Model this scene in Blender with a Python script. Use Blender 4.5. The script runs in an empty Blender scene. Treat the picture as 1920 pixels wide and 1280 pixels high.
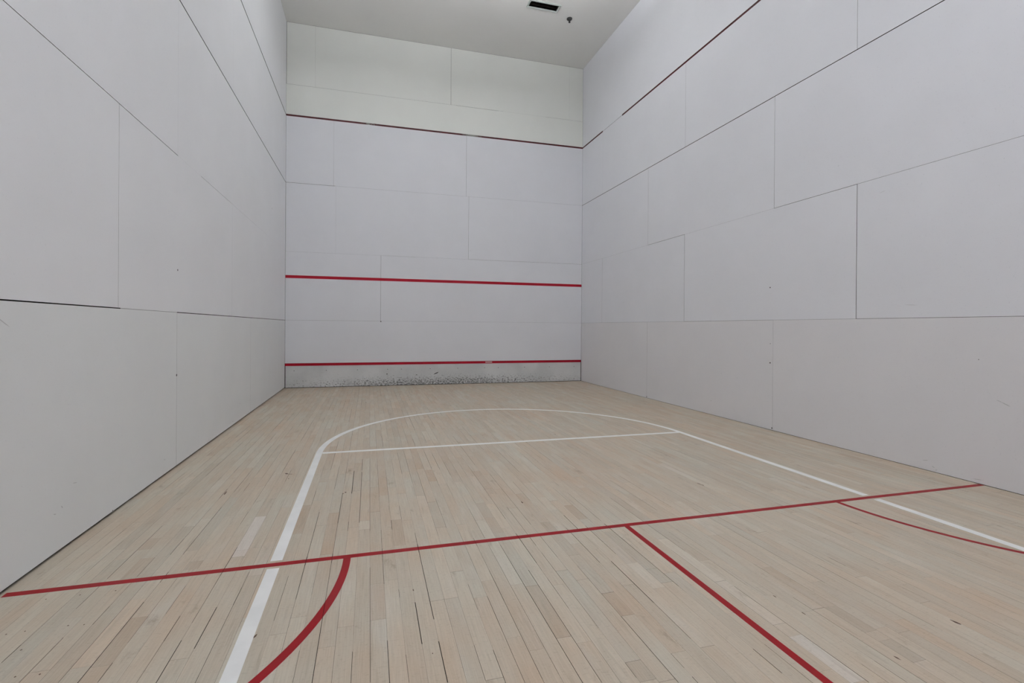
import bpy, bmesh, math, random
from mathutils import Matrix, Vector

# ------------------------------------------------------------------ frame, camera, light, exposure
scene = bpy.context.scene
COL = scene.collection
W, H, D = 5.7211, 6.501, 9.754          # court width, height, length (front wall at y=0, camera side at -D)
CAM = (1.4525, -9.0957, 1.1112)
YAW, PITCH, ROLL, FPX, PX, PY = 0.261035, -0.00249, 0.0068167, 888.48, 930.35, 615.23

cd = bpy.data.cameras.new('camera'); cam = bpy.data.objects.new('camera', cd); COL.objects.link(cam)
cd.sensor_fit = 'HORIZONTAL'; cd.sensor_width = 36.0
cd.lens = FPX / 1920 * 36.0
cd.shift_x = (960 - PX) / 1920; cd.shift_y = -(640 - PY) / 1920
cd.clip_start = 0.05; cd.clip_end = 60
fw = Vector((math.sin(YAW) * math.cos(PITCH), math.cos(YAW) * math.cos(PITCH), math.sin(PITCH)))
ri = Vector((math.cos(YAW), -math.sin(YAW), 0)); up = ri.cross(fw)
r2 = ri * math.cos(ROLL) + up * math.sin(ROLL); u2 = up * math.cos(ROLL) - ri * math.sin(ROLL)
M = Matrix((r2, u2, -fw)).transposed().to_4x4(); M.translation = Vector(CAM)
cam.matrix_world = M
scene.camera = cam

world = bpy.data.worlds.new('world'); scene.world = world; world.use_nodes = True
world.node_tree.nodes['Background'].inputs[0].default_value = (0.5, 0.52, 0.55, 1)
world.node_tree.nodes['Background'].inputs[1].default_value = 0.2

scene.view_settings.view_transform = 'Standard'; scene.view_settings.look = 'None'
scene.view_settings.exposure = 0.0; scene.view_settings.gamma = 1.0
scene.view_settings.use_curve_mapping = False
scene.cycles.use_denoising = True
scene.cycles.max_bounces = 10; scene.cycles.diffuse_bounces = 6

LAMP_COL = (0.985, 1.0, 1.03)
LAMP_DROP = .50
# x, y, open top (lights the ceiling too), emission, emission of the lower panel
LAMPS = [(1.5, -3.35, True, 54.0, 1.5), (3.7, -3.35, True, 51.0, 1.5), (1.70, -8.6, False, 27.5, 27.5), (3.75, -8.6, False, 27.5, 27.5)]

SEAMS = [(3,6.08,6.29,0.7), (5,6.83,7.09,0.5), (5,7.09,7.18,1.2), (6,6.09,6.4,0.8), (6,6.4,6.66,1.0), (6,6.44,6.65,0.8), (6,6.72,6.89,0.8), (7,7.08,7.3,0.9), (8,4.98,5.13,1.0), 
(8,6.49,6.66,0.8), (8,6.49,6.67,0.9), (8,6.72,6.9,0.5), (8,6.9,7.02,1.0), (9,5.52,5.7,1.2), (9,5.87,6.3,0.6), (9,6.3,6.48,1.2), (9,6.76,6.98,0.5), (9,6.98,7.33,0.7), 
(9,7.11,7.17,1.3), (10,5.87,6.49,1.1), (10,6.9,7.35,1.4), (11,5.42,5.59,0.8), (11,6.73,7.02,0.5), (11,7.02,7.17,0.5), (11,7.27,7.36,1.1), (12,6.81,7.01,0.7), (13,5.99,6.17,0.8), 
(13,7.04,7.19,1.2), (13,7.19,7.39,0.7), (14,6.47,6.66,1.3), (14,6.55,6.66,1.0), (14,6.72,6.85,1.0), (14,6.72,7.1,0.9), (14,7.2,7.41,1.4), (15,7.01,7.26,1.6), (16,3.05,3.31,0.9), 
(16,6.75,6.88,0.9), (16,6.75,7.01,1.3), (16,7.01,7.44,0.8), (19,5.7,5.87,0.9), (19,5.7,5.96,0.8), (20,6.09,6.69,1.2), (20,6.64,7.03,1.1), (20,6.72,6.94,1.4), (20,7.03,7.36,0.5), 
(21,6.73,7.01,0.5), (21,7.36,7.51,0.6), (22,0.21,3.17,0.8), (22,4.95,5.6,0.8), (22,5.8,6.29,1.8), (22,6.29,6.67,0.9), (22,6.67,7.09,1.0), (22,6.7,6.97,1.0), (22,7.09,7.53,1.4), 
(23,5.3,5.81,2.5), (23,6.28,6.41,1.2), (23,7.13,7.54,0.5), (24,4.98,5.3,1.5), (24,5.34,6.31,1.6), (24,7.41,7.56,1.0), (25,4.99,6.44,0.8), (25,6.84,7.57,1.0), (26,5.18,5.9,0.7), 
(26,5.18,5.92,0.7), (26,6.44,6.65,0.9), (26,6.72,7.0,1.2), (26,6.73,7.0,1.0), (26,7.38,7.59,1.3), (27,4.15,4.61,1.2), (27,6.32,6.45,1.2), (27,7.06,7.12,0.8), (27,7.47,7.6,0.7), 
(28,6.11,6.32,0.9), (28,7.17,7.43,1.8), (29,6.52,6.67,1.0), (29,6.73,7.07,1.5), (29,6.78,7.3,1.6), (29,7.43,7.63,1.8), (30,7.17,7.38,0.4), (30,7.51,7.6,0.4), (31,6.31,6.59,0.6), 
(31,7.48,7.65,0.7), (32,4.36,4.64,1.0), (32,6.04,6.5,0.7), (32,7.09,7.28,0.7), (32,7.52,7.68,1.0), (33,5.59,5.8,0.8), (33,6.53,6.88,0.6), (33,6.83,7.02,0.6), (33,7.2,7.43,1.0), 
(33,7.43,7.69,0.7), (34,5.75,6.05,0.6), (34,6.75,7.0,0.6), (34,6.85,7.25,1.1), (34,7.25,7.69,0.8), (34,7.6,7.71,0.6), (35,6.26,6.67,0.8), (35,6.28,6.37,1.2), (36,6.77,6.94,1.0), 
(36,6.88,7.49,1.2), (36,6.94,7.17,1.2), (36,7.27,7.74,1.2), (37,7.04,7.19,1.2), (37,7.04,7.29,1.0), (37,7.1,7.29,1.0), (37,7.29,7.75,1.0), (38,5.38,6.27,0.8), (38,5.66,6.15,0.7), 
(38,6.15,6.46,1.1), (38,6.73,6.99,1.5), (38,6.91,7.06,0.7), (38,7.13,7.36,0.8), (38,7.63,7.77,0.5), (39,6.9,7.18,0.8), (39,6.92,7.07,1.0), (39,6.92,7.5,0.6), (39,7.69,7.76,0.8), 
(40,6.72,6.96,0.8), (41,7.06,7.46,0.6), (41,7.46,7.81,1.2), (42,5.84,6.22,0.8), (42,5.86,6.17,0.8), (42,7.69,7.76,0.8), (42,7.8,7.83,1.2), (43,6.74,7.06,1.3), (43,6.98,7.06,1.2), 
(43,7.24,7.4,0.6), (44,6.49,6.69,1.4), (44,7.06,7.28,1.8), (44,7.06,7.41,1.8), (44,7.41,7.64,1.0), (45,6.72,7.0,1.1), (47,5.2,5.64,0.9), (47,5.33,5.64,1.2), (47,6.14,6.62,0.8), 
(47,6.72,7.12,1.3), (47,6.93,7.33,1.2), (47,7.04,7.29,1.4), (47,7.29,7.38,0.5), (47,7.74,7.86,1.4), (48,3.53,4.21,0.6), (48,7.73,7.92,0.8), (49,6.41,6.73,0.5), (51,7.39,7.72,1.0), 
(51,7.72,7.96,1.3), (52,6.84,7.4,0.6), (52,7.2,7.37,0.6), (52,7.89,7.98,0.6), (53,7.89,7.99,0.8), (55,7.25,7.33,0.8), (55,7.25,7.34,0.8), (56,7.36,7.5,0.5), (61,7.11,7.31,0.7), 
(62,7.29,7.37,1.0), (66,6.74,7.03,0.8)]
PLANKS = [(-1,5.04,5.39,1.0,0.0), (3,5.17,5.44,1.1,0.0), (6,6.26,6.39,0.9,0.3), (7,6.49,6.68,0.92,0.2), (9,6.87,7.27,1.08,0.0), (10,7.01,7.28,0.9,0.3), (11,6.58,6.66,0.88,0.2), 
(14,6.08,6.49,1.22,0.0), (14,6.51,6.58,1.2,0.3), (18,5.96,6.38,0.88,0.6), (21,6.13,6.66,0.92,0.6), (24,6.29,6.41,1.08,-0.3), (25,5.72,6.17,0.94,0.6), (25,6.73,6.99,0.92,0.4), 
(25,6.99,7.25,0.93,0.4), (26,5.19,5.9,0.95,0.5), (27,6.32,6.65,0.9,0.4), (31,4.17,5.37,0.94,0.4), (32,5.41,5.59,0.93,0.8), (32,5.59,5.6899999999999995,0.93,0.8), 
(32,7.06,7.2,1.0,-0.5), (36,6.18,6.4,0.9,0.4), (36,6.42,6.63,0.93,0.2), (36,7.17,7.52,0.88,0.3), (37,6.21,6.58,1.06,0.0), (38,5.53,5.94,0.93,0.4), (38,5.94,6.04,0.93,0.6), 
(39,7.69,7.78,0.88,0.0), (41,6.56,6.66,0.88,0.1), (41,6.7,6.96,0.91,0.0), (41,7.3,7.46,0.88,0.6), (43,6.18,6.4,1.07,-0.3), (45,6.35,6.57,0.9,0.6), (45,7.1,7.32,1.1,-0.2), 
(46,6.76,7.17,0.9,-0.3), (46,7.17,7.29,0.9,-0.4), (50,6.91,7.34,1.1,-0.3), (50,7.34,7.65,1.12,-0.3), (50,7.72,7.95,1.17,-0.3), (55,7.29,7.6,0.92,0.1), (55,7.61,7.77,0.87,0.0), 
(55,7.82,7.93,0.88,0.0)]

def s2l(c):
    return tuple(((v / 255) / 12.92 if v / 255 <= .04045 else (((v / 255) + .055) / 1.055) ** 2.4) for v in c) + (1.0,)

# ------------------------------------------------------------------ materials
class NT:
    def __init__(s, name, rough=.5, spec=.3):
        s.m = bpy.data.materials.new(name); s.m.use_nodes = True; s.t = s.m.node_tree
        s.b = s.t.nodes['Principled BSDF']; s.b.inputs['Roughness'].default_value = rough
        s.b.inputs['Specular IOR Level'].default_value = spec
        s.pos = s.t.nodes.new('ShaderNodeNewGeometry').outputs['Position']
    def node(s, kind, **kw):
        n = s.t.nodes.new(kind)
        for k, v in kw.items(): setattr(n, k, v)
        return n
    def put(s, sock, v):
        if hasattr(v, 'links'): s.t.links.new(v, sock)
        else: sock.default_value = v
    def math(s, op, a, b=0.0, c=None, clamp=False):
        n = s.node('ShaderNodeMath', operation=op, use_clamp=clamp); s.put(n.inputs[0], a); s.put(n.inputs[1], b)
        if c is not None: s.put(n.inputs[2], c)
        return n.outputs[0]
    def noise(s, scale, vec=None, detail=3.0, rough=.5, stretch=None, offset=None):
        v = vec or s.pos
        if stretch or offset is not None:
            mp = s.node('ShaderNodeVectorMath', operation='MULTIPLY'); s.put(mp.inputs[0], v)
            mp.inputs[1].default_value = stretch or (1, 1, 1); v = mp.outputs[0]
            if offset is not None:
                ad = s.node('ShaderNodeVectorMath', operation='ADD'); s.put(ad.inputs[0], v); s.put(ad.inputs[1], offset); v = ad.outputs[0]
        n = s.node('ShaderNodeTexNoise'); s.put(n.inputs['Vector'], v)
        n.inputs['Scale'].default_value = scale; n.inputs['Detail'].default_value = detail; n.inputs['Roughness'].default_value = rough
        return n.outputs['Fac']
    def ramp(s, f, a, b, lo=0.0, hi=1.0):
        n = s.node('ShaderNodeMapRange', interpolation_type='SMOOTHSTEP'); s.put(n.inputs[0], f)
        for i, v in zip((1, 2, 3, 4), (a, b, lo, hi)): n.inputs[i].default_value = v
        return n.outputs[0]
    def mix(s, f, a, b, mode='MIX'):
        n = s.node('ShaderNodeMix', data_type='RGBA', blend_type=mode)
        s.put(n.inputs[0], f); s.put(n.inputs[6], a); s.put(n.inputs[7], b); return n.outputs[2]
    def bump(s, h, strength=.1, dist=.001):
        n = s.node('ShaderNodeBump'); s.put(n.inputs['Height'], h); n.inputs['Strength'].default_value = strength
        n.inputs['Distance'].default_value = dist; s.t.links.new(n.outputs[0], s.b.inputs['Normal'])
    def xyz(s, v=None):
        n = s.node('ShaderNodeSeparateXYZ'); s.put(n.inputs[0], v or s.pos); return n.outputs
    def col(s, c): s.put(s.b.inputs['Base Color'], c); return s.m

def paint(name, rgb, rough=.5, mottle=.012):
    """rolled paint on board: faint broad mottling, fine orange peel"""
    t = NT(name, rough, .25)
    a = s2l(rgb); lo = tuple(v * (1 - mottle) for v in a[:3]) + (1,); hi = tuple(min(1, v * (1 + mottle)) for v in a[:3]) + (1,)
    n = t.noise(1.6, detail=5, rough=.6); c = t.mix(t.ramp(n, .3, .7), lo, hi)
    fleck = t.ramp(t.noise(95, detail=2), .67, .74)
    c = t.mix(t.math('MULTIPLY', fleck, .10), c, s2l((120, 122, 122)))
    streak = t.ramp(t.noise(3.0, detail=4, stretch=(1, 1, 7)), .70, .82)
    c = t.mix(t.math('MULTIPLY', streak, .04), c, s2l((140, 142, 140)))
    t.bump(t.noise(240, detail=2), .12, .0006)
    return t.col(c)

def flat(name, rgb, rough=.6, spec=.25, metal=0.0):
    t = NT(name, rough, spec); a = s2l(rgb); t.b.inputs['Metallic'].default_value = metal
    lo = tuple(v * .9 for v in a[:3]) + (1,)
    return t.col(t.mix(t.noise(18), lo, a))

M_WALL = paint('bluish white wall paint', (232, 233, 238))
M_UPPER = paint('warm white wall paint', (236, 238, 233))
M_LOWR = paint('faintly pink white wall paint', (229, 228, 231))
M_LEFT = paint('cool white wall paint', (237, 238, 241))
M_LOWL = paint('grey white wall paint', (232, 234, 235))
M_CEIL = paint('off white ceiling plaster', (235, 235, 232), .8, .01)
M_GAP = flat('dark joint backing', (34, 31, 28), .9, .1)
M_EDGE = flat('raw board edge', (58, 54, 50), .9, .1)
M_SUB = flat('dark subfloor', (40, 32, 25), .9, .1)
M_HOLE = flat('dark screw hole', (44, 42, 40), .7)
M_SCUFF = flat('grey rubber scuff', (206, 206, 208), .7)
M_KNOT = flat('dark brown knot', (92, 70, 56), .7)
M_FRAME = flat('pale grey painted metal', (184, 192, 186), .45, .4)
M_DARK = flat('dark brown duct interior', (44, 34, 30), .7)
M_SPRK = flat('tarnished dark metal', (70, 72, 72), .4, .5, .6)
M_WHITE = flat('white vinyl sticker', (252, 252, 248), .4)

def line_paint(name, rgb, worn, amount, rough=.42):
    t = NT(name, rough, .2); a = s2l(rgb); lo = tuple(v * .92 for v in a[:3]) + (1,)
    c = t.mix(t.ramp(t.noise(7, detail=5), .3, .7), lo, a)
    chip = t.ramp(t.noise(55, detail=4, rough=.7), .70, .74)
    c = t.mix(t.math('MULTIPLY', chip, amount), c, s2l(worn))
    return t.col(c)
M_RED = line_paint('red floor line paint', (152, 12, 24), (120, 84, 78), .3)
M_REDW = line_paint('crimson wall line paint', (176, 20, 44), (150, 60, 70), .3, .4)
M_LINE = line_paint('white floor line paint', (240, 240, 238), (190, 186, 178), .25)
def chipped():
    t = NT('dark red strip paint, chipped', .5, .3); x, y, z = t.xyz()
    n = t.noise(30, detail=5, rough=.7, stretch=(1, 1, 2.5))
    z1 = t.math('SUBTRACT', 1.0, t.math('DIVIDE', t.math('ABSOLUTE', t.math('SUBTRACT', x, 3.36)), .30), clamp=True)
    z2 = t.math('SUBTRACT', 1.0, t.math('DIVIDE', t.math('ABSOLUTE', t.math('SUBTRACT', x, 1.42)), .22), clamp=True)
    f = t.math('ADD', t.math('MULTIPLY', z1, .34), t.math('MULTIPLY', z2, .22))
    f = t.ramp(t.math('ADD', n, f), .66, .74)
    c = t.mix(t.noise(9), s2l((92, 14, 22)), s2l((56, 10, 16)))  # line red with the shade of the groove put into its colour
    return t.col(t.mix(f, c, s2l((150, 152, 146))))
M_STRIP = chipped()
def tin_paint():
    """white boards scuffed by shoes and balls, dirt thickest in a ragged band along the foot"""
    t = NT('scuffed white tin paint', .55, .25); x, y, z = t.xyz()
    c = t.mix(t.ramp(t.noise(2.2, detail=5), .3, .7), s2l((205, 207, 208)), s2l((222, 223, 224)))
    hgt = t.ramp(z, .30, .04)
    wide = t.ramp(t.math('ABSOLUTE', t.math('SUBTRACT', x, 2.8)), 3.0, .6, .45, 1)
    n1 = t.noise(34, detail=6, rough=.75, stretch=(.8, 1, 1.3))
    sp = t.ramp(t.math('ADD', n1, t.math('MULTIPLY', t.math('MULTIPLY', hgt, wide), .19)), .62, .76)
    c = t.mix(t.math('MULTIPLY', sp, .9), c, s2l((92, 92, 91)))
    n2 = t.noise(75, detail=3, rough=.7, stretch=(1, 1, .8))
    sp2 = t.ramp(n2, .62, .70)
    c = t.mix(t.math('MULTIPLY', sp2, .55), c, s2l((104, 104, 102)))
    t.bump(n1, .2, .001)
    return t.col(c)
M_TIN = tin_paint()

def wood():
    t = NT('worn pale maple boards', .5, .22)
    at = t.node('ShaderNodeAttribute', attribute_name='board'); sep = t.node('ShaderNodeSeparateColor'); t.put(sep.inputs[0], at.outputs['Color'])
    tone, hue, seed = sep.outputs
    off = t.node('ShaderNodeCombineXYZ')
    t.put(off.inputs[0], t.math('MULTIPLY', seed, 71.0)); t.put(off.inputs[1], t.math('MULTIPLY', seed, 37.0)); t.put(off.inputs[2], t.math('MULTIPLY', seed, 13.0))
    off = off.outputs[0]
    broad = t.noise(1.1, detail=4, rough=.6)
    local = t.noise(5, detail=4, stretch=(1.6, .55, 1), offset=off)
    f = t.math('ADD', t.math('MULTIPLY', t.math('SUBTRACT', broad, .5), 1.5), hue)
    f = t.math('ADD', f, t.math('MULTIPLY', t.math('SUBTRACT', local, .5), 1.1), clamp=True)
    c = t.mix(f, s2l((200, 194, 179)), s2l((201, 180, 158)))
    pale = t.ramp(t.noise(2.3, detail=5, stretch=(2.6, .7, 1), offset=off), .55, .75)
    c = t.mix(t.math('MULTIPLY', pale, .28), c, s2l((214, 208, 200)))
    whit = t.ramp(tone, 1.06, 1.22); c = t.mix(t.math('MULTIPLY', whit, .75), c, s2l((196, 190, 184)))
    gr = t.noise(1.0, detail=5, rough=.65, stretch=(230, 7, 1), offset=off)          # long fine grain
    c = t.mix(t.ramp(gr, .25, .75, .22, 0), c, s2l((128, 112, 94)))
    fl = t.noise(1.0, detail=4, rough=.7, stretch=(60, 120, 1), offset=off)          # maple flecks
    c = t.mix(t.ramp(fl, .52, .78, 0, .32), c, s2l((134, 122, 106)))
    st = t.noise(1.0, detail=3, rough=.6, stretch=(48, 3.2, 1), offset=off)            # soft dark streaks
    c = t.mix(t.ramp(st, .56, .76, 0, .30), c, s2l((146, 134, 116)))
    dirt = t.ramp(t.noise(3.4, detail=6, rough=.7, stretch=(2.2, 1, 1), offset=off), .60, .80)   # brown blotches
    c = t.mix(t.math('MULTIPLY', dirt, .68), c, s2l((126, 106, 86)))
    mv = t.node('ShaderNodeVectorMath', operation='SCALE'); t.put(mv.inputs[0], c); t.put(mv.inputs[3], t.math('MULTIPLY', tone, 1.0))
    t.put(t.b.inputs['Roughness'], t.ramp(local, .3, .7, .46, .6))
    t.bump(gr, .10, .0008)
    return t.col(mv.outputs[0])
M_WOOD = wood()

# ------------------------------------------------------------------ mesh helpers
def make(name, bm, mats, parent=None, label=None, cat=None, group=None, kind=None, smooth=False):
    me = bpy.data.meshes.new(name); bm.to_mesh(me); bm.free()
    for m in (mats if isinstance(mats, (list, tuple)) else [mats]): me.materials.append(m)
    if smooth:
        for p in me.polygons: p.use_smooth = True
    o = bpy.data.objects.new(name, me); COL.objects.link(o)
    if parent: o.parent = parent; o.matrix_parent_inverse = parent.matrix_world.inverted()
    for k, v in (('label', label), ('category', cat), ('group', group), ('kind', kind)):
        if v: o[k] = v
    return o
def empty(name, loc, label, cat, group=None):
    o = bpy.data.objects.new(name, None); COL.objects.link(o); o.location = loc; o.empty_display_size = .1
    o.matrix_world = Matrix.Translation(loc)
    o['label'] = label; o['category'] = cat
    if group: o['group'] = group
    return o
def quad(bm, pts, mi=0):
    f = bm.faces.new([bm.verts.new(p) for p in pts]); f.material_index = mi; return f
def box(bm, x0, x1, y0, y1, z0, z1, mi=0):
    v = [bm.verts.new((x, y, z)) for z in (z0, z1) for y in (y0, y1) for x in (x0, x1)]
    for f in ((0, 2, 3, 1), (4, 5, 7, 6), (0, 1, 5, 4), (2, 6, 7, 3), (0, 4, 6, 2), (1, 3, 7, 5)):
        bm.faces.new([v[i] for i in f]).material_index = mi
def lathe(bm, cx, cy, prof, n=24, mi=0):
    rings = [[bm.verts.new((cx + r * math.cos(2 * math.pi * k / n), cy + r * math.sin(2 * math.pi * k / n), z)) for k in range(n)] for r, z in prof]
    for a, b in zip(rings, rings[1:]):
        for k in range(n): bm.faces.new((a[k], a[(k + 1) % n], b[(k + 1) % n], b[k])).material_index = mi
    bm.faces.new(rings[0][::-1]).material_index = mi; bm.faces.new(rings[-1]).material_index = mi

# ------------------------------------------------------------------ boarded surfaces: real boards with real open joints
def segval(segs, k, a, base):
    """joint width at position a on line k"""
    w = base
    for a0, a1, v in segs.get(k, ()):
        if a0 - 1e-6 <= a <= a1 + 1e-6: w = v
    return w

def board(bm, P, u0, u1, v0, v1, lowgap, highgap, e0, e1, depth, mi, mi_side, attr=None):
    """one board running along u; lowgap/highgap: lists of (u, gap) steps at its v0 / v1 edge; e0,e1: end gaps"""
    br = sorted({u0, u1} | {u for u, _ in lowgap if u0 < u < u1} | {u for u, _ in highgap if u0 < u < u1})
    def g(lst, u):
        r = lst[0][1]
        for a, w in lst:
            if a <= u: r = w
        return r
    for a, b in zip(br, br[1:]):
        m = (a + b) / 2; lo = v0 + g(lowgap, m) / 2; hi = v1 - g(highgap, m) / 2
        a2 = a + (e0 / 2 if a == u0 else 0); b2 = b - (e1 / 2 if b == u1 else 0)
        c = [(a2, lo), (b2, lo), (b2, hi), (a2, hi)]
        top = [bm.verts.new(P(u, v, 0)) for u, v in c]; bot = [bm.verts.new(P(u, v, depth)) for u, v in c]
        fs = [bm.faces.new(top)]; fs[0].material_index = mi
        for i, j, on in ((0, 1, True), (1, 2, b == u1), (2, 3, True), (3, 0, a == u0)):
            if on:
                f = bm.faces.new((top[j], top[i], bot[i], bot[j])); f.material_index = mi_side; fs.append(f)
        if attr:
            lay, val = attr
            for f in fs:
                for l in f.loops: l[lay] = val

def steps(default, segs):
    """list of (u, gap) from overrides [(a,b,w)]"""
    pts = [(-99.0, default)]
    for a, b, w in sorted(segs): pts += [(a, w), (b, default)]
    return pts

# ---- walls.  rows: (z0, z1, [joint positions with widths], material); seams: {z: [(a,b,w)]}
def wall(name, P, length, rows, hgap, hover, mats, holes, backing, scuffs=()):
    bm = bmesh.new()
    for z0, z1, joints, mi, eg in rows:
        js = [(0.0, eg)] + joints + [(length, .003)]
        for (a, wa), (b, wb) in zip(js, js[1:]):
            board(bm, P, a, b, z0, z1, steps(hgap.get(z0, 0), hover.get(z0, [])), steps(hgap.get(z1, 0), hover.get(z1, [])), wa, wb, .018, mi, len(mats) - 2)
    backing(bm, len(mats) - 1)
    for a, z, r in holes:                                            # countersunk screws lost under the paint
        c = bm.faces.new([bm.verts.new(P(a + r * math.cos(t * math.pi / 4), z + r * math.sin(t * math.pi / 4), -.0006)) for t in range(8)])
        c.material_index = len(mats)
    for a, z, ln, wd, ang in scuffs:                                 # grey rubber strokes
        ca, sa = math.cos(ang), math.sin(ang)
        c = bm.faces.new([bm.verts.new(P(a + ln * u * ca - wd * v * sa, z + ln * u * sa + wd * v * ca, -.0005)) for u, v in ((-1, 0), (-.4, -.8), (.5, -.5), (1, .3), (.3, .9), (-.5, .6))])
        c.material_index = len(mats) + 1
    bmesh.ops.recalc_face_normals(bm, faces=[f for f in bm.faces if f.material_index == len(mats) - 1])
    return make(name, bm, list(mats) + [M_HOLE, M_SCUFF], kind='structure')

Z1, Z2, Z3, ZO, ZP = 1.209, 2.431, 3.656, 4.852, 5.402
mm = .001
GB = .014                                                            # open joint at the foot of the walls
# front wall: boards above the tin
TIN = .440
wall('wall_front', lambda a, z, d: (a, d, z), W,
     [(TIN, Z1, [], 0, .006), (Z1, Z2, [(1.648, 3 * mm)], 0, .006), (Z2, Z3, [(.845, .8 * mm), (3.312, 2.6 * mm)], 0, .007),
      (Z3, ZO, [(.805, 1.3 * mm), (3.260, 2.4 * mm)], 0, .004), (ZO, ZP, [], 1, .002), (ZP, H, [(.482, 1.0 * mm), (2.946, 3.4 * mm), (5.412, .5 * mm)], 1, .010)],
     {TIN: .002, Z1: 1.1 * mm, Z2: .9 * mm, Z3: 1.3 * mm, ZO: .032, ZP: 1.8 * mm, H: .006},
     {Z3: [(0, .83, 4.5 * mm)], Z2: [(1.648, 2.3, 1.6 * mm), (3.312, W, 2.4 * mm)], ZP: [(3.05, 3.9, 3.4 * mm), (4.0, 4.9, .6 * mm)], Z1: [(0, 1.7, 1.6 * mm)]},
     [M_WALL, M_UPPER, M_EDGE, M_GAP], [(1.654, 1.200, .010), (3.35, 2.6, .003)],
     lambda bm, mi: (box(bm, -.14, W + .14, .019, .16, TIN, H + .1, mi), box(bm, -.14, W + .14, .045, .16, -.1, TIN, mi)))
# left wall
wall('wall_left', lambda a, z, d: (-d, -a, z), D,
     [(0, Z1, [(.06, .3 * mm), (2.505, 1.5 * mm), (4.88, 1.8 * mm), (7.32, 1.5 * mm)], 1, .006), (Z1, Z2, [(3.355, 1.1 * mm), (5.775, 1.6 * mm), (8.2, 1.5 * mm)], 0, .006),
      (Z2, Z3, [(4.88, .4 * mm), (7.3, 1 * mm)], 0, .006), (Z3, ZO, [(3.35, .4 * mm), (5.78, .5 * mm)], 0, .003), (ZO, H, [(4.88, .3 * mm)], 0, .002)],
     {0: GB * 2, Z1: 6 * mm, Z2: .2 * mm, Z3: 10 * mm, ZO: 16 * mm, H: .004},
     {Z1: [(4.88, 5.75, 2.0 * mm)], Z2: [(2.2, 3.4, .8 * mm), (3.4, 4.35, 2.0 * mm), (4.88, 9.8, 3.4 * mm)]},
     [M_LEFT, M_LOWL, M_EDGE, M_GAP], [(4.873, 1.540, .008), (4.884, .72, .010), (5.829, .018, .004)],
     lambda bm, mi: box(bm, -.16, -.019, -D - .14, .019, -.1, H + .1, mi),
     [(6.305, .215, .010, .004, .8), (6.36, .20, .012, .003, .3), (5.1, .12, .02, .002, .4), (3.0, .2, .02, .003, .6), (3.3, .05, .03, .003, .2), (2.6, .03, .02, .004, .2), (4.1, .03, .012, .006, .2), (1.2, 2.9, .01, .02, .1), (6.7, 1.12, .05, .003, .5), (6.2, .3, .02, .002, .2)])
# right wall
wall('wall_right', lambda a, z, d: (W + d, -a, z), D,
     [(0, Z1, [(2.43, 1.6 * mm), (4.865, 1.0 * mm), (7.3, 1.5 * mm)], 1, .006), (Z1, Z2, [(.905, 2.0 * mm), (3.34, 3.2 * mm), (5.78, 4.2 * mm), (8.2, 1.5 * mm)], 0, .004),
      (Z2, Z3, [(2.43, 1.8 * mm), (4.865, 2.2 * mm), (7.3, 1.5 * mm)], 0, .006), (Z3, ZO, [(.895, .7 * mm), (3.34, 1.5 * mm), (5.77, 2.2 * mm), (8.2, 1.5 * mm)], 0, .003), (ZO, H, [(4.88, .2 * mm)], 0, .003)],
     {0: .008, Z1: 1.6 * mm, Z2: .9 * mm, Z3: 7.5 * mm, ZO: .028, H: .002},
     {ZO: [(.885, 1.60, 4 * mm)], Z1: [(3.34, 3.9, 3 * mm), (3.9, 4.865, 2.4 * mm), (5.78, 7.0, 2.8 * mm)], Z2: [(2.43, 3.34, 3.4 * mm), (4.865, 5.78, 3.6 * mm), (5.78, 9.8, 2.0 * mm)]},
     [M_WALL, M_LOWR, M_EDGE, M_GAP], [(4.821, 1.568, .007), (4.829, .738, .008), (4.83, .95, .004), (4.86, .025, .008), (2.43, .02, .009), (6.68, .90, .003)],
     lambda bm, mi: box(bm, W + .019, W + .16, -D - .14, .019, -.1, H + .1, mi),
     [(4.08, .55, .012, .003, 1.2), (6.345, .078, .022, .003, .2), (6.40, .04, .012, .004, -.5), (6.42, .022, .010, .003, .4), (6.834, .599, .030, .004, -.5), (6.80, .615, .022, .003, -.4), (6.23, 1.315, .05, .002, -.1), (4.35, .52, .010, .003, 1.), (3.9, .18, .02, .003, .3), (5.6, 2.655, .008, .003, .2), (1.7, 1.56, .03, .002, .1), (6.0, 2.3, .03, .002, .2), (6.68, .03, .03, .003, .1)])
# rear wall, behind the camera
bm = bmesh.new(); box(bm, -.14, W + .14, -D - .14, -D, -.1, H + .1); make('wall_back', bm, M_WALL, kind='structure')

# ---- ceiling with the duct opening
VX0, VX1, VY0, VY1 = 3.998, 4.492, -1.662, -1.535
bm = bmesh.new()
for x0, x1, y0, y1 in ((0, VX0, -D, 0), (VX1, W, -D, 0), (VX0, VX1, -D, VY0), (VX0, VX1, VY1, 0)): box(bm, x0, x1, y0, y1, H, H + .12)
make('ceiling', bm, M_CEIL, kind='structure')

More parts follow.
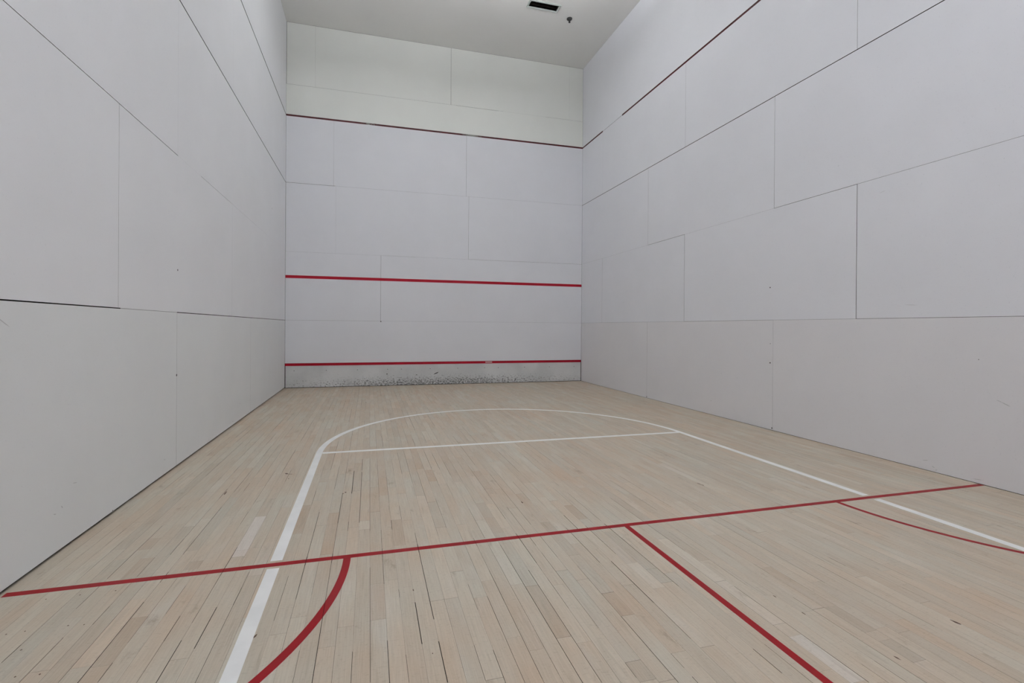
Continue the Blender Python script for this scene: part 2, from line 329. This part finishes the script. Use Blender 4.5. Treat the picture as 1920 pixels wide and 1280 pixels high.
# ------------------------------------------------------------------ floor of narrow boards
PW, PO = .05842, .00056
OPEN_SHORT = ((10, 1), (14, 1.2), (20, 1.6), (22, 1.4), (26, 1.1), (29, 1.8), (34, .8), (38, 1.4), (43, 1), (45, 1), (47, 1.4))
def build_floor():
    rnd = random.Random(11)
    bm = bmesh.new(); lay = bm.loops.layers.float_color.new('board')
    K = int(W / PW) + 1
    seam = {}
    for k, a, b, w in SEAMS:
        seam.setdefault(k, []).append((a, b, w))
    for k, w in OPEN_SHORT:                                             # joints that run on under the short line
        seam[k] = [(a, min(b, 6.66), v) for a, b, v in seam.get(k, []) if a < 6.66] + [(6.66, 6.75, w * 1.2)] + [(max(a, 6.75), b, v) for a, b, v in seam.get(k, []) if b > 6.75]
    st = {}
    for k in range(0, K + 1):
        own = sorted(seam.get(k, [])); base = rnd.choice((.25, .3, .4, .5)) * mm
        if k > 62: base *= .6
        pts = []; cur = 0.0
        # joints nobody traced: random stretches slightly open
        free = []
        y = rnd.uniform(0, 1.0)
        while y < D:
            L = rnd.uniform(.25, 1.1)
            if not any(a - .05 < y + L and b + .05 > y for a, b, _ in own): free.append((y, y + L, rnd.choice((.6, .8, 1.0, 1.4)) * mm * (1 if y < 6.5 else .85)))
            y += L + rnd.uniform(.2, 1.2)
        merged = []
        for a, b, w in own:
            if merged and a < merged[-1][1]: a = merged[-1][1]
            if b > a: merged.append((a, b, w * 1.5 * mm))
        pts = [(-9.0, base)]
        for a, b, w in sorted(free + merged):
            if pts[-1][0] > a: pts[-1] = (a, w) if pts[-1][0] - a < .02 else pts[-1]
            pts.append((a, w)); pts.append((b, base))
        st[k] = sorted(pts, key=lambda q: q[0])
    fixed = {}
    for c, a, b, t, h in PLANKS: fixed.setdefault(c, []).append((a, b, t, h))
    P = lambda u, v, d: (v, -u, -d)
    for c in range(0, K):
        v0, v1 = PO + c * PW, min(PO + (c + 1) * PW, W + .015)
        if c == 0: v0 = -.015
        fx = sorted(fixed.get(c, [])); u = -.012
        spans = []
        def fill(a, b):
            while b - a > .05:
                L = rnd.choice((rnd.uniform(.35, .9), rnd.uniform(.6, 1.9)))
                e = b if b - a - L < .28 else a + L
                spans.append((a, e, max(.88, min(1.12, rnd.gauss(1.0, .027))), max(0, min(1, rnd.gauss(.45, .10))))); a = e
            if b > a and spans: spans[-1] = (spans[-1][0], b) + spans[-1][2:]
        for a, b, t, h in fx:
            fill(u, a); spans.append((a if spans else u, b, t, max(0, min(1, .5 + h * .55)))); u = b
        fill(u, D + .01)
        for i, (a, b, t, h) in enumerate(spans):
            e = rnd.choice((.1, .2, .4, 1.0)) * mm
            board(bm, P, a, b, v0, v1, st.get(c, [(-9, .3 * mm)]), st.get(c + 1, [(-9, .3 * mm)]), e, e, .006, 0, 1, (lay, (t, h, rnd.random(), 1)))
    box(bm, -.14, W + .14, -D - .1, .04, -.12, -.0061, 1)
    # knots, splinters and nail heads
    def spot(x, y, rx, ry, rot, mi=2):
        pts = []
        for t in range(10):
            a = t * math.pi / 5; q = 1 + rnd.uniform(-.25, .25); px, py = rx * q * math.cos(a), ry * q * math.sin(a)
            pts.append((x + px * math.cos(rot) - py * math.sin(rot), y + px * math.sin(rot) + py * math.cos(rot), .0004))
        quad(bm, pts, mi)
    for x, y, a, b, r in ((.857, -5.256, .010, .016, .3), (.880, -5.27, .004, .02, 1.2), (.891, -5.385, .005, .006, 0), (2.395, -6.237, .004, .016, .1), (1.063, -7.241, .004, .013, -.3),
                          (1.637, -7.078, .0022, .007, .1), (3.614, -7.81, .005, .018, .1), (3.738, -6.201, .004, .022, .2), (3.745, -6.229, .004, .012, 0), (3.185, -7.9, .003, .011, .1),
                          (3.099, -7.62, .0022, .010, .1), (3.086, -7.496, .0022, .009, .1), (1.304, -5.781, .006, .008, 0), (1.288, -5.80, .005, .007, 0), (.536, -5.611, .004, .035, 0), (1.666, -7.487, .002, .003, 0)):
        spot(x, y, a, b, r)
    for x, y in ((.196, -6.782), (.31, -6.779), (.434, -6.778), (.385, -7.005), (.438, -7.012), (.255, -7.005), (.202, -7.009), (.312, -7.122), (.381, -7.268), (.448, -7.274)):
        spot(x, y, .0028, .0032, 0)
    make('floor', bm, [M_WOOD, M_SUB, M_KNOT], kind='structure')
build_floor()

# ------------------------------------------------------------------ painted court lines
def cut_at(bm, xs):
    """the paint is split where it crosses an open board joint"""
    for x, g in xs:
        for s in (-g / 2, g / 2):
            bmesh.ops.bisect_plane(bm, geom=bm.verts[:] + bm.edges[:] + bm.faces[:], plane_co=(x + s, 0, 0), plane_no=(1, 0, 0))
        dead = [f for f in bm.faces if abs(f.calc_center_median().x - x) < g / 2]
        bmesh.ops.delete(bm, geom=dead, context='FACES')
def ribbon(path, width, z0=0.0, t=.0007, cuts=(), P=None):
    """flat painted band along a 2D path (closed ends), real thickness t"""
    bm = bmesh.new(); L, R_ = [], []
    for i, p in enumerate(path):
        a = Vector(path[max(0, i - 1)]); b = Vector(path[min(len(path) - 1, i + 1)]); d = (b - a).normalized(); n = Vector((-d.y, d.x)) * width / 2
        L.append(Vector(p) + n); R_.append(Vector(p) - n)
    P = P or (lambda x, y, h: (x, y, z0 + h))
    tl = [bm.verts.new(P(v.x, v.y, t)) for v in L]; tr = [bm.verts.new(P(v.x, v.y, t)) for v in R_]
    bl = [bm.verts.new(P(v.x, v.y, 0)) for v in L]; br = [bm.verts.new(P(v.x, v.y, 0)) for v in R_]
    for i in range(len(path) - 1):
        bm.faces.new((tr[i], tr[i + 1], tl[i + 1], tl[i])); bm.faces.new((tl[i], tl[i + 1], bl[i + 1], bl[i])); bm.faces.new((br[i], br[i + 1], tr[i + 1], tr[i]))
    bm.faces.new((tl[0], bl[0], br[0], tr[0])); bm.faces.new((tr[-1], br[-1], bl[-1], tl[-1]))
    cut_at(bm, cuts)
    return bm
SL = 6.706                                                            # short line
open_short = [(PO + k * PW, w * 1.0 * mm) for k, w in OPEN_SHORT]
RED = .034
make('court_line', ribbon([(.012, -SL), (W - .004, -SL)], RED, cuts=open_short), M_RED,
     label='long red short line running across the whole floor from left wall to right wall', cat='court line')
make('court_line', ribbon([(W / 2 - .008, -SL - RED / 2 - .0002), (W / 2 - .008, -D + .01)], .031), M_RED,
     label='straight red half-court line running from the middle of the cross line toward the viewer', cat='court line')
RB = 1.355
arcL = [(RB * math.cos(a), -SL - RB * math.sin(a)) for a in [math.asin((RED / 2 + .0002) / RB) + (math.pi / 2 - .03) * i / 60 for i in range(61)]]
make('court_line', ribbon(arcL, RED, cuts=[(PO + k * PW, w * mm) for k, w in ((22, 1.6),)]), M_RED,
     label='red quarter-circle service line curving from the cross line to the left wall', cat='court line')
arcR = [(W - x + .004, y) for x, y in arcL][::-1]
make('court_line', ribbon(arcR, RED - .004), M_RED,
     label='red quarter-circle service line curving toward the right wall', cat='court line')
WL, WR, CY, CX, CR, WW = 1.033, 4.673, -4.705, 2.853, 1.82, .053
side_l = [(WL, -SL + .038), (WL, CY)]
arc = [(CX - CR * math.cos(a), CY + CR * math.sin(a)) for a in [math.pi * i / 120 for i in range(1, 120)]]
side_r = [(WR, CY), (WR, -SL + .037)]
bm = ribbon(side_l + arc + side_r, WW)
for x in (WL, WR):                                                    # the stretches behind the red short line
    for ya, yb in ((-D + .01, -7.68), (-7.555, -SL - .037)):
        b2 = ribbon([(x, ya), (x, yb)], WW)
        me = bpy.data.meshes.new('tmp'); b2.to_mesh(me); b2.free(); bm.from_mesh(me); bpy.data.meshes.remove(me)
make('court_line', bm, M_LINE, label='white key outline, two long sides joined by a round arc near the front wall', cat='court line')
make('court_line', ribbon([(WL + WW / 2 + .002, CY), (WR - WW / 2 - .002, CY)], .050), M_LINE,
     label='straight white free-throw line crossing inside the white key outline', cat='court line')
# service line on the front wall
make('court_line', ribbon([(.004, 1.985), (W - .004, 1.985)], .052, P=lambda x, y, h: (x, -h, y)), M_REDW,
     label='bright red horizontal service line across the middle of the front wall', cat='court line')

# out-of-court lines: red strips set back in the joint above the playing height
bm = bmesh.new(); box(bm, .004, W + .012, .007, .0185, ZO - .016, ZO + .016)
make('out_line_strip', bm, M_STRIP, label='shade-darkened red chipped out-line strip high across the front wall', cat='court line')
bm = bmesh.new()
for a, b in ((-.004, .885), (1.60, D - .01)): box(bm, W + .006, W + .0185, -b, -a, ZO - .014, ZO + .014)
make('out_line_strip', bm, M_STRIP, label='shade-darkened red out-line strip rising along the top of the right wall', cat='court line')

# ------------------------------------------------------------------ the tin: scuffed boards under a red cap
tin = empty('tin_board', (W / 2, 0, 0), 'low scuffed white tin board under a red strip along the foot of the front wall', 'tin board')
for x0, x1 in ((.011, 1.905), (1.9058, 3.81), (3.8108, W - .011)):
    bm = bmesh.new(); box(bm, x0, x1, 0, .024, .009, .3935)
    make('board', bm, M_TIN, tin)
bm = bmesh.new(); box(bm, .004, W - .011, -.006, .024, .394, .4375); make('red_strip', bm, M_REDW, tin, label='red painted cap strip, worn pale in places')
bm = bmesh.new(); box(bm, 3.665, 3.800, -.0068, -.006, .411, .425); make('sticker', bm, M_WHITE, tin, label='small white mark on the red strip')
proto = None
for x, z, r in [(x, z, .0065) for x in (.154, .697, 1.24, 1.783, 2.036, 2.58, 3.113, 3.652, 3.932, 4.479, 5.016, 5.562) for z in (.307, .055)] + \
        [(1.772, .22, .010), (2.319, .195, .008), (.657, .077, .006), (3.374, .082, .009), (4.295, .068, .010)]:
    if proto is None:
        bm = bmesh.new(); v = []
        for rr, y in ((1.0, .0002), (1.0, -.0010), (.55, -.0016)):
            v.append([bm.verts.new((rr * math.cos(t * math.pi / 6), y, rr * math.sin(t * math.pi / 6))) for t in range(12)])
        for a, b in zip(v, v[1:]):
            for k in range(12): bm.faces.new((a[k], a[(k + 1) % 12], b[(k + 1) % 12], b[k]))
        bm.faces.new(v[-1])
        o = proto = make('screw', bm, M_HOLE, tin)
    else:
        o = proto.copy(); COL.objects.link(o); o.parent = tin; o.matrix_parent_inverse = proto.matrix_parent_inverse.copy()
    o.location = (x, 0, z); o.scale = (r, 1, r)
# a black ball mark
bm = bmesh.new()
quad(bm, [(2.690 + .045 * a + .008 * b, -.0006, .218 + .022 * a - .012 * b) for a, b in ((-1, .2), (-.3, .6), (.6, .8), (1.1, -.1), (.4, -.3), (-.5, -.5))])
make('ball_mark', bm, M_HOLE, tin)

# ------------------------------------------------------------------ ceiling vent
vent = empty('ceiling_vent', ((VX0 + VX1) / 2, (VY0 + VY1) / 2, H), 'rectangular metal ceiling vent with dark opening in the white ceiling', 'vent')
bm = bmesh.new()
o4 = [(3.966, -1.702), (4.522, -1.702), (4.522, -1.508), (3.966, -1.508)]
i4 = [(VX0, VY0), (VX1, VY0), (VX1, VY1), (VX0, VY1)]
mid = [(a[0] * .72 + b[0] * .28, a[1] * .72 + b[1] * .28) for a, b in zip(o4, i4)]
rings = [[(x, y, H) for x, y in o4], [(x, y, H - .006) for x, y in o4], [(x, y, H - .016) for x, y in mid], [(x, y, H - .004) for x, y in i4], [(x, y, H + .03) for x, y in i4]]
vr = [[bm.verts.new(p) for p in r] for r in rings]
for a, b in zip(vr, vr[1:]):
    for k in range(4): bm.faces.new((a[k], a[(k + 1) % 4], b[(k + 1) % 4], b[k]))
bmesh.ops.recalc_face_normals(bm, faces=bm.faces[:])
make('frame', bm, M_FRAME, vent, label='pale grey metal frame')
bm = bmesh.new()
box(bm, VX0, VX1, VY0, VY1, H + .33, H + .34)
for x0, x1, y0, y1 in ((VX0 - .004, VX0, VY0, VY1), (VX1, VX1 + .004, VY0, VY1), (VX0, VX1, VY0 - .004, VY0), (VX0, VX1, VY1, VY1 + .004)): box(bm, x0, x1, y0, y1, H + .031, H + .33)
make('duct', bm, M_DARK, vent, label='dark duct interior')
for k in range(3):
    bm = bmesh.new(); y = VY0 + .028 + k * .036
    v = [bm.verts.new((x, y + dy, H + z)) for x in (VX0 + .003, VX1 - .003) for dy, z in ((0, .012), (.014, .040), (.0155, .040), (.0015, .012))]
    for f in ((0, 1, 2, 3), (7, 6, 5, 4), (0, 4, 5, 1), (1, 5, 6, 2), (2, 6, 7, 3), (3, 7, 4, 0)): bm.faces.new([v[i] for i in f])
    make('blade', bm, M_DARK, vent)

# ------------------------------------------------------------------ sprinkler
SX, SY = 4.79, -1.415
sp = empty('sprinkler_head', (SX, SY, H), 'small dark pendent sprinkler head on the ceiling beside the vent', 'sprinkler')
bm = bmesh.new(); lathe(bm, SX, SY, [(.046, H), (.048, H - .005), (.045, H - .014), (.036, H - .026), (.024, H - .031)], 28); make('cup', bm, M_SPRK, sp, smooth=False)
bm = bmesh.new(); lathe(bm, SX, SY, [(.021, H - .029), (.020, H - .040), (.015, H - .043), (.012, H - .046), (.011, H - .062), (.012, H - .064)], 16); make('body', bm, M_SPRK, sp)
for s in (-1, 1):
    bm = bmesh.new(); box(bm, SX + s * .013 - .002, SX + s * .013 + .002, SY - .003, SY + .003, H - .068, H - .040); make('arm', bm, M_SPRK, sp)
bm = bmesh.new(); lathe(bm, SX, SY, [(.018, H - .0645), (.019, H - .067), (.018, H - .069)], 20); make('deflector', bm, M_SPRK, sp)

# ------------------------------------------------------------------ ceiling lights above the player area (behind the top edge of the view)
def emitter(power):
    m = bpy.data.materials.new('lit light diffuser'); m.use_nodes = True; t = m.node_tree; t.nodes.clear()
    e = t.nodes.new('ShaderNodeEmission'); e.inputs[0].default_value = LAMP_COL + (1,); e.inputs[1].default_value = power
    t.links.new(e.outputs[0], t.nodes.new('ShaderNodeOutputMaterial').inputs[0]); return m
M_LAMP = {}
for x, y, up, power, low in LAMPS:
    for p in (power, low):
        if p not in M_LAMP: M_LAMP[p] = emitter(p)
    root = empty('ceiling_light', (x, y, H), 'suspended white light %s of the court, %s side' % ('over the front' if up else 'over the rear', 'left' if x < W / 2 else 'right'), 'ceiling light', 'lights along the court ceiling')
    hx, hy, zt = .22, .61, H - LAMP_DROP
    bm = bmesh.new()
    for x0, x1, y0, y1 in ((-hx, hx, -hy, -hy + .03), (-hx, hx, hy - .03, hy), (-hx, -hx + .012, -hy + .03, hy - .03), (hx - .012, hx, -hy + .03, hy - .03)):
        box(bm, x + x0, x + x1, y + y0, y + y1, zt - .05, zt)
    make('frame', bm, M_FRAME, root)
    if not up:
        bm = bmesh.new(); box(bm, x - hx, x + hx, y - hy, y + hy, zt, zt + .006); make('top_cover', bm, M_FRAME, root)
    bm = bmesh.new(); box(bm, x - hx + .012, x + hx - .012, y - hy + .03, y + hy - .03, zt - .054, zt - (.04 if up else .01))
    make('diffuser', bm, M_LAMP[low], root)
    if up:
        for s in (-1, 1):
            bm = bmesh.new(); box(bm, x + s * .1 - .07, x + s * .1 + .07, y - hy + .04, y + hy - .04, zt - .03, zt - .004)
            make('tube', bm, M_LAMP[power], root)
    for s in (-1, 1):
        bm = bmesh.new(); box(bm, x - .004, x + .004, y + s * .5 - .004, y + s * .5 + .004, zt + .006, H)
        make('hanger', bm, M_FRAME, root)
